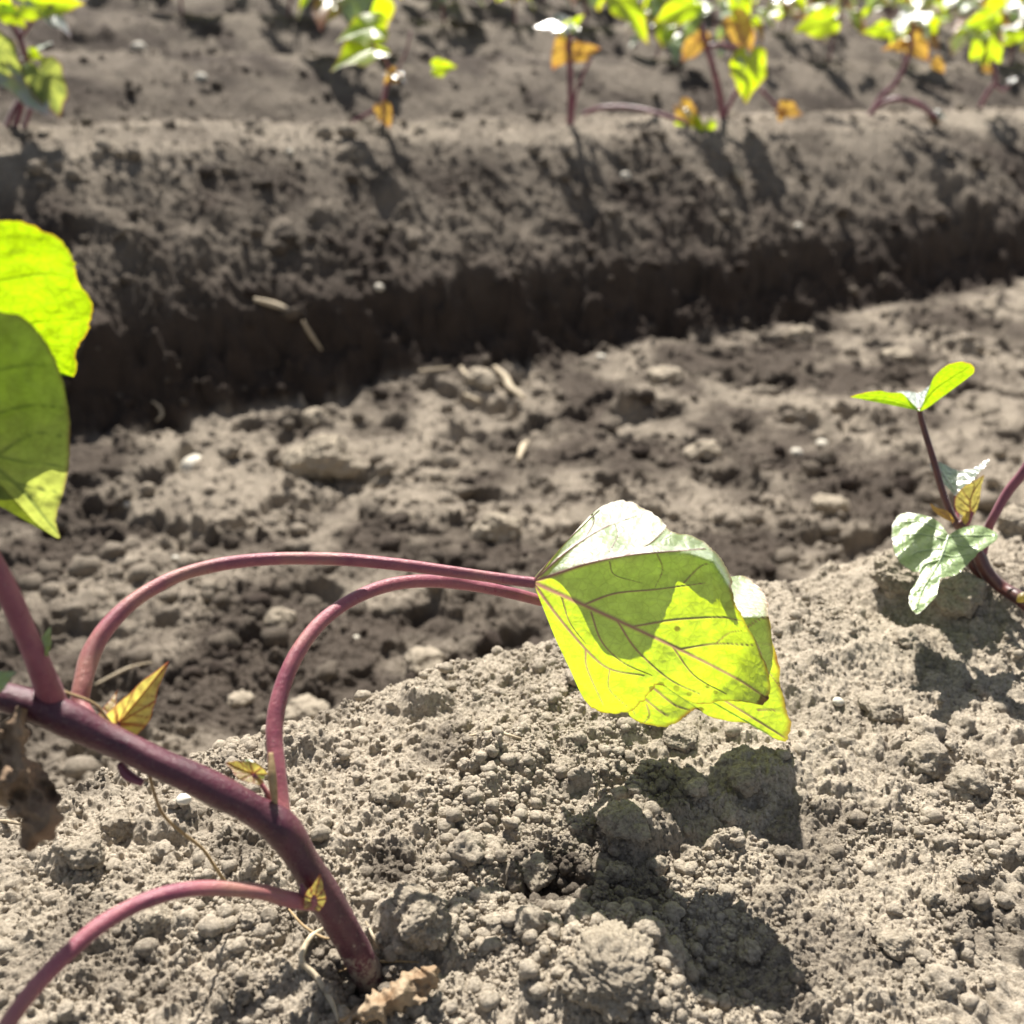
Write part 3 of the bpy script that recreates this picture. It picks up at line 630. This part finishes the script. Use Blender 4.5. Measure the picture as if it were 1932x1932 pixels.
# thin aerial root
rt = px_tube('root', [(282, 1462, .209, 3.5), (292, 1500, .212, 3.2), (310, 1540, .216, 3.2), (345, 1572, .221, 3), (382, 1602, .226, 3), (408, 1640, .230, 3), (432, 1670, .233, 3), (480, 1695, .234, 2.8)], M_ROOT, plant, 70, 8, .1)
rt['label'] = 'thin tan root hanging from the stem to the soil'
tube('root', [list(P(225, 1440, .2075))+[.0006], list(P(240, 1462, .208))+[.0011], list(P(270, 1478, .208))+[.0007]], M_PET2, plant, 12, 8)
px_tube('root', [(120, 1305, .203, 3), (180, 1330, .2065, 3), (215, 1375, .208, 3)], M_ROOT, plant, 20, 8)
straw('root', [(545, 1722), (575, 1765), (610, 1782), (650, 1790)], 3.4, 'thin brown root lying on the soil at the foot of the thick stem', M_ROOT)
straw('root', [(640, 1842), (690, 1832), (740, 1828), (790, 1822)], 3, 'thin root crossing the foot of the thick stem', M_ROOT)

def crumple(name, pts, mat, parent, depth, wpx, seed, n=90, m=40, amp=.3):
    c = catmull([(a, b, 0) for a, b in pts], n)[:, :2]; tg = np.gradient(c, axis=0); tg /= np.linalg.norm(tg, axis=1)[:, None]
    nn = np.stack([-tg[:, 1], tg[:, 0]], 1); s = np.linspace(-1, 1, m)[None]
    wd = np.interp(np.linspace(0, 1, n), np.linspace(0, 1, len(wpx)), wpx)[:, None]
    wd = wd*(1+.5*(vn(np.arange(n)*.22, np.zeros(n), seed)[:, None]-.5)+.5*np.sign(s)*(vn(np.arange(n)*.27, np.ones(n), seed+3)[:, None]-.5))
    px = c[:, :1]+nn[:, :1]*s*wd; py = c[:, 1:]+nn[:, 1:]*s*wd
    D = depth(px, py)+amp*.02*(fbm(px, py, 45, 3, seed)+.9*np.abs(fbm(px+0*py, py, 60, 2, seed+1)))+.004*s**2
    V = O_+D[..., None]*(f_+cx_*((px-966)/FPX)[..., None]-cu_*((py-966)/FPX)[..., None])
    return mesh_obj(name, V.reshape(-1, 3), grid_faces(n, m), mat, parent)
wl = crumple('withered_leaf', [(42, 1335), (28, 1375), (20, 1425), (38, 1470), (60, 1510), (72, 1555), (48, 1605)], M_DEAD, plant, lambda x, y: .193+0*x, [10, 28, 34, 44, 54, 40, 12], 3)
wl['label'] = 'withered brown leaf hanging from the stem at left'
wl2 = crumple('withered_leaf', [(48, 1338), (10, 1400), (-15, 1460), (20, 1520)], M_DEAD2, plant, lambda x, y: .196+0*x, [6, 22, 26, 10], 5)
# fallen dry leaf at the bottom
q = []
def drop(px, py):
    return np.interp(py, [1800, 1950], [.2225, .212])-.003
fl = crumple('dry_leaf', [(640, 1925), (700, 1905), (750, 1880), (800, 1850), (825, 1825)], M_DEAD2, None, drop, [10, 26, 34, 26, 8], 9, amp=.25)
tag(fl, 'crumpled dry tan leaf lying on the soil at the bottom beside the stem foot', 'dry leaf')
try: fl = centre(fl)
except Exception: pass

# ------------------------------------------------------------------ the right hand seedling
b2 = G(1925, 1130); y2 = b2[1]
pl2 = thing('seedling', 'dark stemmed seedling at the right edge with a crinkled pale leaf', 'plant', tuple(b2))
def Q(px, py, dy=0): return P(px, py, (PY(1880, 1090, y2)-O_)@f_+dy)
def qt(name, pts, mat, n=50, m=14, seed=0):
    q = []
    for a, b, dy, w in pts:
        p = Q(a, b, dy); q.append(list(p)+[w/FPX*((p-O_)@f_)])
    return tube(name, q, mat, pl2, n, m, .06, seed)
qt('stem', [(2020, 1200, -.01, 13), (1960, 1160, -.008, 13), (1925, 1130, -.005, 13), (1890, 1108, 0, 12), (1862, 1080, 0, 12), (1845, 1045, 0, 12), (1825, 1010, 0, 11), (1805, 985, 0, 10)], M_DSTEM, 70, 18)
qt('stem', [(1860, 1095, .004, 9), (1838, 1070, .004, 9), (1826, 1040, .004, 8), (1815, 1005, .003, 8)], M_DSTEM, 30, 14)
qt('petiole', [(1808, 990, 0, 8), (1795, 970, 0, 6.5), (1778, 925, 0, 6), (1762, 870, 0, 6), (1748, 825, .001, 5.5), (1738, 790, .001, 5), (1735, 770, .002, 5)], M_DSTEM, 50, 12)
qt('petiole', [(1990, 800, -.012, 9), (1932, 888, -.008, 9), (1900, 930, -.005, 8.5), (1875, 975, -.003, 8), (1862, 1005, 0, 8), (1850, 1060, 0, 8)], M_PET2, 50, 12)
qt('petiole', [(1812, 1000, 0, 6), (1826, 985, -.001, 5), (1834, 965, -.002, 4)], M_PET, 14, 10)
qt('bud', [(1815, 995, 0, 6), (1822, 978, -.001, 7), (1827, 965, -.002, 3)], M_YO, 14, 10)
qt('bud', [(1920, 1135, -.012, 3), (1928, 1128, -.013, 9), (1938, 1118, -.013, 4)], M_YO, 14, 10)
def q_leaf(att, outline, depth, veins, mat, lab=None, **k):
    d0 = float((PY(1880, 1090, y2)-O_)@f_)
    o = img_leaf('leaf', att, outline, lambda x, y: d0+depth(x, y), veins, mat, pl2, **k)
    if lab: o['label'] = lab
    return o
# top pair of wings = one leaf folded along its midrib, seen end on
q_leaf((1735, 775), [(1733, 774), (1700, 762), (1665, 753), (1632, 752), (1605, 749), (1625, 742), (1655, 737), (1682, 741), (1704, 743), (1718, 765), (1733, 776)], lambda x, y: -.00004*(1735-x)+.00030*(y-775), [([(1735, 775), (1680, 752), (1610, 748)], 1.5)], M_LY, 'left wing of the top leaf, lit from behind', n=160, m=50, dents=.8)
q_leaf((1735, 775), [(1737, 776), (1752, 768), (1790, 740), (1825, 714), (1838, 702), (1834, 688), (1812, 682), (1785, 690), (1762, 712), (1752, 738), (1742, 760), (1736, 774)], lambda x, y: -.00004*(x-1735)+.00022*(y-775), [([(1735, 775), (1765, 735), (1830, 692)], 1.5)], M_LY, 'right wing of the top leaf, lit from behind', n=160, m=50, dents=.8)
q_leaf((1735, 775), [(1732, 776), (1716, 763), (1703, 744), (1690, 740), (1712, 738), (1730, 741), (1740, 738), (1754, 728), (1756, 735), (1748, 752), (1738, 776)], lambda x, y: .0+np.maximum(775-y, 0)*.0004, [([(1735, 775), (1730, 742)], 1.5)], M_SIL, None, n=160, m=50, dents=.5)
# big crinkled leaf lying on the clod
def dF(x, y):
    t = (y-975)/180.
    return -.010-.034*t+.0004*np.sin(((x-1790)*.6+(y-1010))/5.5)+.00008*np.abs(x-1775)*.5
q_leaf((1790, 1010), [(1786, 1004), (1768, 982), (1740, 971), (1705, 968), (1686, 985), (1683, 1015), (1690, 1050), (1712, 1075), (1735, 1082), (1728, 1100), (1716, 1120), (1716, 1142), (1730, 1158), (1752, 1140), (1768, 1120), (1766, 1095), (1785, 1090), (1808, 1082), (1830, 1060), (1850, 1040), (1885, 1012), (1858, 994), (1830, 992), (1805, 1000), (1792, 1008)],
       dF, [([(1790, 1010), (1772, 1060), (1742, 1110), (1728, 1150)], 2.4), ([(1785, 1018), (1740, 1008), (1700, 1010)], 1.5), ([(1780, 1035), (1735, 1040), (1702, 1055)], 1.5), ([(1775, 1055), (1745, 1065), (1735, 1080)], 1.3), ([(1790, 1012), (1830, 1010), (1870, 1010)], 1.6), ([(1778, 1045), (1800, 1050), (1830, 1045)], 1.3), ([(1788, 1008), (1740, 985), (1700, 985)], 1.5), ([(1790, 1020), (1815, 1030), (1845, 1030)], 1.2)],
       M_GR, 'big crinkled pale green leaf lying on the clod', n=320, m=120, dents=1.5, margin=.02, rip=.002)
q_leaf((1803, 935), [(1801, 935), (1785, 915), (1765, 897), (1755, 880), (1758, 870), (1775, 872), (1795, 882), (1812, 888), (1835, 884), (1862, 868), (1866, 871), (1846, 892), (1828, 915), (1806, 936)],
       lambda x, y: .004+np.maximum(935-y, 0)*.00012-np.abs(x-1806)*.00012, [([(1803, 935), (1808, 905), (1812, 888)], 1.5), ([(1800, 925), (1780, 895), (1765, 880)], 1)], M_SIL, 'silvery folded young leaf', n=200, m=60, dents=.8, rip=.001)
qt('petiole', [(1803, 935, .004, 3), (1804, 960, .003, 4), (1806, 985, .001, 5)], M_PET, 16, 10)
q_leaf((1832, 978), [(1828, 976), (1808, 968), (1801, 950), (1806, 932), (1822, 915), (1842, 905), (1857, 896), (1852, 915), (1848, 945), (1840, 968), (1833, 977)],
       lambda x, y: -.002+0*x+.0003*np.sin(x/5.), [([(1832, 978), (1832, 940), (1855, 900)], 1.8), ([(1831, 960), (1815, 945), (1806, 938)], 1.2), ([(1832, 948), (1818, 930), (1815, 922)], 1.2), ([(1832, 965), (1842, 950), (1848, 935)], 1.1), ([(1831, 970), (1814, 962), (1804, 955)], 1.1), ([(1834, 935), (1838, 918), (1836, 910)], 1.0)], M_YO, 'orange yellow young leaf with red veins', n=160, m=60, dents=.6, margin=.07)
q_leaf((1800, 985), [(1798, 986), (1775, 975), (1760, 962), (1755, 950), (1768, 958), (1788, 964), (1801, 982)], lambda x, y: -.003+0*x, [([(1800, 985), (1775, 965)], 1.3)], M_OR, None, n=60, m=24, dents=.4)

# ------------------------------------------------------------------ plants of the ridge beyond
def bplant(px, py, label, stems, leaves, name='sweet_potato_plant'):
    g = G(px, py); y = g[1]+.01
    r = thing(name, label, 'plant', (float(g[0]), float(g[1]), float(g[2])))
    def q(a, b, dy=0): return PY(a, b, y+dy)
    for k, (mt, w, pts) in enumerate(stems):
        pp = []
        for t in pts:
            p = q(t[0], t[1], t[2] if len(t) > 2 else 0); pp.append(list(p)+[w*.72/FPX*((p-O_)@f_)])
        tube('stem' if k == 0 else 'petiole', pp, mt, r, 26, 8, .1, k)
    for k, (mt, ax, ay, tx, ty, nrm, wr, dy) in enumerate(leaves):
        leaf3('leaf', q(ax, ay, dy), q(tx, ty, dy-.006), nrm, mt, r, wr*(.78 if mt in (M_FY, M_OR) else .9), .16+.12*((k*7) % 5)/5, .25, .06, 41, 10, k+px, .03)
    return r
UP = (0, -.15, 1); FR = (0, -1, .25); FL = (-.5, -.8, .3); FT = (.5, -.8, .4); UT = (.1, -.5, 1); UL = (-.5, -.4, .9)
bplant(30, 250, 'upright plant in the top left corner with red stems and glossy leaves',
       [(M_PET2, 7, [(20, 262), (40, 200), (55, 140), (40, 80), (20, 40)]), (M_PET2, 6, [(42, 250), (62, 190), (70, 140), (90, 150)]), (M_PET2, 6, [(5, 262), (25, 210), (58, 160)]), (M_PET2, 5, [(55, 140), (30, 110), (0, 90)]), (M_PET2, 5, [(40, 70), (70, 30), (100, 10)])],
       [(M_LT, -10, 90, 45, 150, FL, 1.1, -.01), (M_SIL, 30, 150, 100, 215, UT, .8, -.02), (M_LT, 80, 140, 118, 222, UT, .9, -.01), (M_FY, 10, 20, 45, 50, FR, 1.0, 0), (M_FY, 55, 5, 150, 2, FR, .7, 0), (M_SIL, 80, 15, 140, 62, UP, .8, 0), (M_FY, 60, 100, 78, 108, FR, 1, 0), (M_FY, -20, 0, 35, 20, FR, 1, 0), (M_GR, 60, 100, 95, 70, UP, .8, .02)])
bplant(720, 245, 'thin plant left of centre with two bright yellow leaves held out to the left',
       [(M_PET2, 6, [(725, 245), (722, 205), (728, 165), (745, 140)]), (M_PET2, 4, [(742, 145), (725, 110), (700, 80)]), (M_PET2, 4, [(628, 265), (660, 235), (705, 208), (722, 200)]), (M_PET2, 3, [(745, 140), (765, 100), (775, 60)])],
       [(M_FY, 702, 52, 628, 66, (0, -.75, 1), 1.1, 0), (M_FY, 700, 92, 614, 114, (0, -.7, 1), 1.1, 0), (M_OR, 745, 140, 725, 158, FR, 1.3, 0), (M_SIL, 742, 140, 768, 150, UP, 1.1, 0), (M_FY, 825, 128, 858, 125, FR, 1.1, .1), (M_OR, 722, 205, 735, 242, FR, 1.0, -.01)])
bplant(1078, 240, 'plant with a straight dark stem and hanging orange leaf near the top centre',
       [(M_PET2, 7.5, [(1075, 250), (1077, 190), (1075, 110), (1072, 50)]), (M_PET2, 4, [(1078, 240), (1086, 180), (1100, 140), (1115, 110)]), (M_PET2, 5.5, [(1100, 215, -.01), (1135, 203, -.02), (1190, 203, -.03), (1245, 215, -.05), (1295, 232, -.06)])],
       [(M_OR, 1068, 85, 1042, 132, FR, 1.0, 0), (M_SIL, 1070, 48, 1012, 40, UT, .9, 0), (M_FY, 1070, 55, 1100, 28, FR, .7, 0), (M_OR, 1090, 100, 1130, 90, FR, 1.0, .01), (M_SIL, 1075, 50, 1060, 70, UP, .8, -.02), (M_OR, 1092, 98, 1108, 102, FR, 1, -.01)])
bplant(1325, 245, 'wilted yellow leaf drooping on the crest right of the pink runner',
       [(M_PET2, 5, [(1290, 230), (1310, 235), (1322, 250)])],
       [(M_FY, 1300, 235, 1335, 285, FL, .9, -.01), (M_OR, 1290, 205, 1322, 240, FR, .9, -.01), (M_SIL, 1292, 208, 1308, 220, UP, 1, -.02), (M_FY, 1340, 235, 1330, 270, FT, .8, -.01)], 'wilted_plant')
bplant(1355, 225, 'tall plant right of centre with a big yellow green leaf hanging at its right',
       [(M_PET2, 7.5, [(1362, 235), (1362, 200), (1352, 150), (1335, 90), (1320, 40)]), (M_PET2, 6, [(1362, 230), (1380, 190), (1400, 155), (1405, 120), (1390, 95), (1360, 85), (1335, 88)]), (M_PET2, 5, [(1435, 168), (1455, 190), (1480, 215)])],
       [(M_FY, 1412, 118, 1412, 195, FR, 1.1, -.02), (M_FY, 1168, 0, 1236, 70, FT, .75, .0), (M_OR, 1318, 72, 1285, 118, FR, .9, 0), (M_OR, 1390, 45, 1425, 100, FR, .9, 0), (M_GR, 1330, 20, 1275, 45, UP, .9, 0), (M_FY, 1395, 10, 1408, 70, FR, .8, .01), (M_SIL, 1320, 25, 1350, 5, UP, 1, 0), (M_FY, 1300, 10, 1235, 40, FR, .9, 0), (M_OR, 1480, 205, 1515, 215, FR, 1., -.02), (M_OR, 1475, 210, 1472, 232, FR, 1., -.02), (M_GR, 1310, 40, 1290, 75, UT, .8, 0), (M_SIL, 1362, 90, 1358, 110, UT, .8, 0), (M_SIL, 1395, 115, 1408, 130, UP, .9, -.03)])
bplant(1650, 218, 'plant with an arched pink runner near the top right',
       [(M_PET2, 6.5, [(1640, 222), (1660, 185), (1690, 155), (1715, 100), (1720, 50)]), (M_PET2, 6.5, [(1638, 222, -.01), (1655, 200, -.01), (1690, 187, -.02), (1730, 195, -.03), (1768, 222, -.04)])],
       [(M_OR, 1720, 80, 1760, 112, FR, .9, 0), (M_FY, 1560, 40, 1500, 58, FR, 1.0, .02), (M_OR, 1765, 118, 1785, 138, FR, .9, 0), (M_SIL, 1765, 215, 1790, 222, UT, 1.0, -.03), (M_GR, 1740, 50, 1765, 85, UP, .9, 0), (M_FY, 1670, 55, 1630, 60, FR, .9, 0), (M_OR, 1700, 85, 1668, 92, FR, .7, 0), (M_GR, 1715, 40, 1760, 20, UP, .9, .0), (M_DEAD, 1762, 222, 1770, 245, FR, .9, -.03)])
bplant(1850, 210, 'short plant with a pair of small upright yellow leaves near the top right corner',
       [(M_PET2, 5.5, [(1840, 218), (1860, 180), (1878, 150), (1870, 110)]), (M_PET2, 4, [(1878, 160), (1895, 170), (1910, 150)])],
       [(M_FY, 1842, 100, 1845, 65, FR, .9, 0), (M_FY, 1876, 105, 1874, 62, FR, .8, 0), (M_FY, 1865, 35, 1808, 62, FR, .8, 0), (M_OR, 1860, 130, 1880, 135, FR, .9, 0), (M_SIL, 1910, 150, 1900, 160, UP, .9, 0), (M_FY, 1905, 70, 1945, 65, FR, .9, 0), (M_GR, 1850, 60, 1815, 40, UP, .9, 0), (M_SIL, 1905, 55, 1940, 50, UP, .8, 0)])

# rows farther back: a few prototypes copied along each crest
def row_label(ri, k):
    o_ = ['first', 'second', 'third', 'fourth', 'fifth', 'sixth', 'seventh', 'eighth', 'ninth', 'tenth', 'eleventh', 'twelfth']
    if ri > 1 or k >= len(o_): return 'tiny blurred plant far back along the top edge', 'far plants along the top edge'
    return 'blurred leafy plant, %s from the left on the %s crest beyond the wide ridge' % (o_[k], ['next', 'second'][ri]), 'plants of the farther rows'
def proto(seed):
    g = random.Random(seed)
    r = thing('sweet_potato_plant', 'small blurred plant standing in the farther rows', 'plant', (0, 0, 0), 'plants of the farther rows')
    top = np.array([g.uniform(-.02, .02), g.uniform(-.02, .02), g.uniform(.07, .10)])
    tube('stem', [[0, 0, -.02, .002], [top[0]*.2, top[1]*.3, .03, .003], [*top, .0016]], M_PET2, r, 12, 7, .1)
    for k in range(g.randint(8, 12)):
        a = g.uniform(0, 6.28); l = g.uniform(.025, .06); s = top*g.uniform(.4, 1)
        e = s+np.array([math.cos(a)*l, math.sin(a)*l, g.uniform(.0, .045)])
        tube('petiole', [[*s, .0018], [*(s*.5+e*.5+np.array([0, 0, .01])), .0015], [*e, .0012]], M_PET2, r, 8, 6, 0)
        L = g.uniform(.035, .062); t = e+np.array([math.cos(a)*L*.8, math.sin(a)*L*.8, -L*g.uniform(.1, .8)])
        mt = g.choice([M_FY, M_FY, M_GR, M_SIL, M_GR, M_FY, M_OR])
        leaf3('leaf', e, t, (g.uniform(-.3, .3), g.uniform(-.3, .3), 1), mt, r, g.uniform(.8, 1.1), .3, .3, .06, 31, 7, seed*10+k, .035)
    return r
protos = [proto(s) for s in range(7)]
def copy_thing(o):
    c = o.copy(); COL.objects.link(c)
    for ch in o.children:
        d = ch.copy(); COL.objects.link(d); d.parent = c; d.matrix_parent_inverse = ch.matrix_parent_inverse.copy()
    return c
rg = random.Random(5); first = [True]*7; cnt = 0
for ri in range(6):
    vr = 1.76+.66*ri+.02; uu = -.2; kk = 0
    while uu < 7.5:
        uu += rg.uniform(.13, .25)
        x = uu*CT-vr*ST+rg.uniform(-.02, .02); y = uu*ST+vr*CT
        p = np.array([x, y, .06])-O_; d = p@f_
        sx = 966+FPX*(p@cx_)/d; sy = 966-FPX*(p@cu_)/d
        if d < .3 or sx < -60 or sx > 1990 or sy < -90: continue
        if ri == 0 and sx < 1150 and rg.random() < .75: continue
        if ri == 1 and sx < 900 and rg.random() < .4: continue
        k = rg.randrange(7); o = protos[k] if first[k] else copy_thing(protos[k]); first[k] = False
        o['label'], o['group'] = row_label(ri, kk); kk += 1
        o.location = (x, y, gz(x, y, False)); o.rotation_euler = (0, 0, rg.uniform(0, 6.28)); s = rg.uniform(.75, 1.25); o.scale = (s, s, s); cnt += 1
for k in range(7):
    if first[k]:
        for ch in list(protos[k].children): bpy.data.objects.remove(ch)
        bpy.data.objects.remove(protos[k])
print('far plants', cnt)
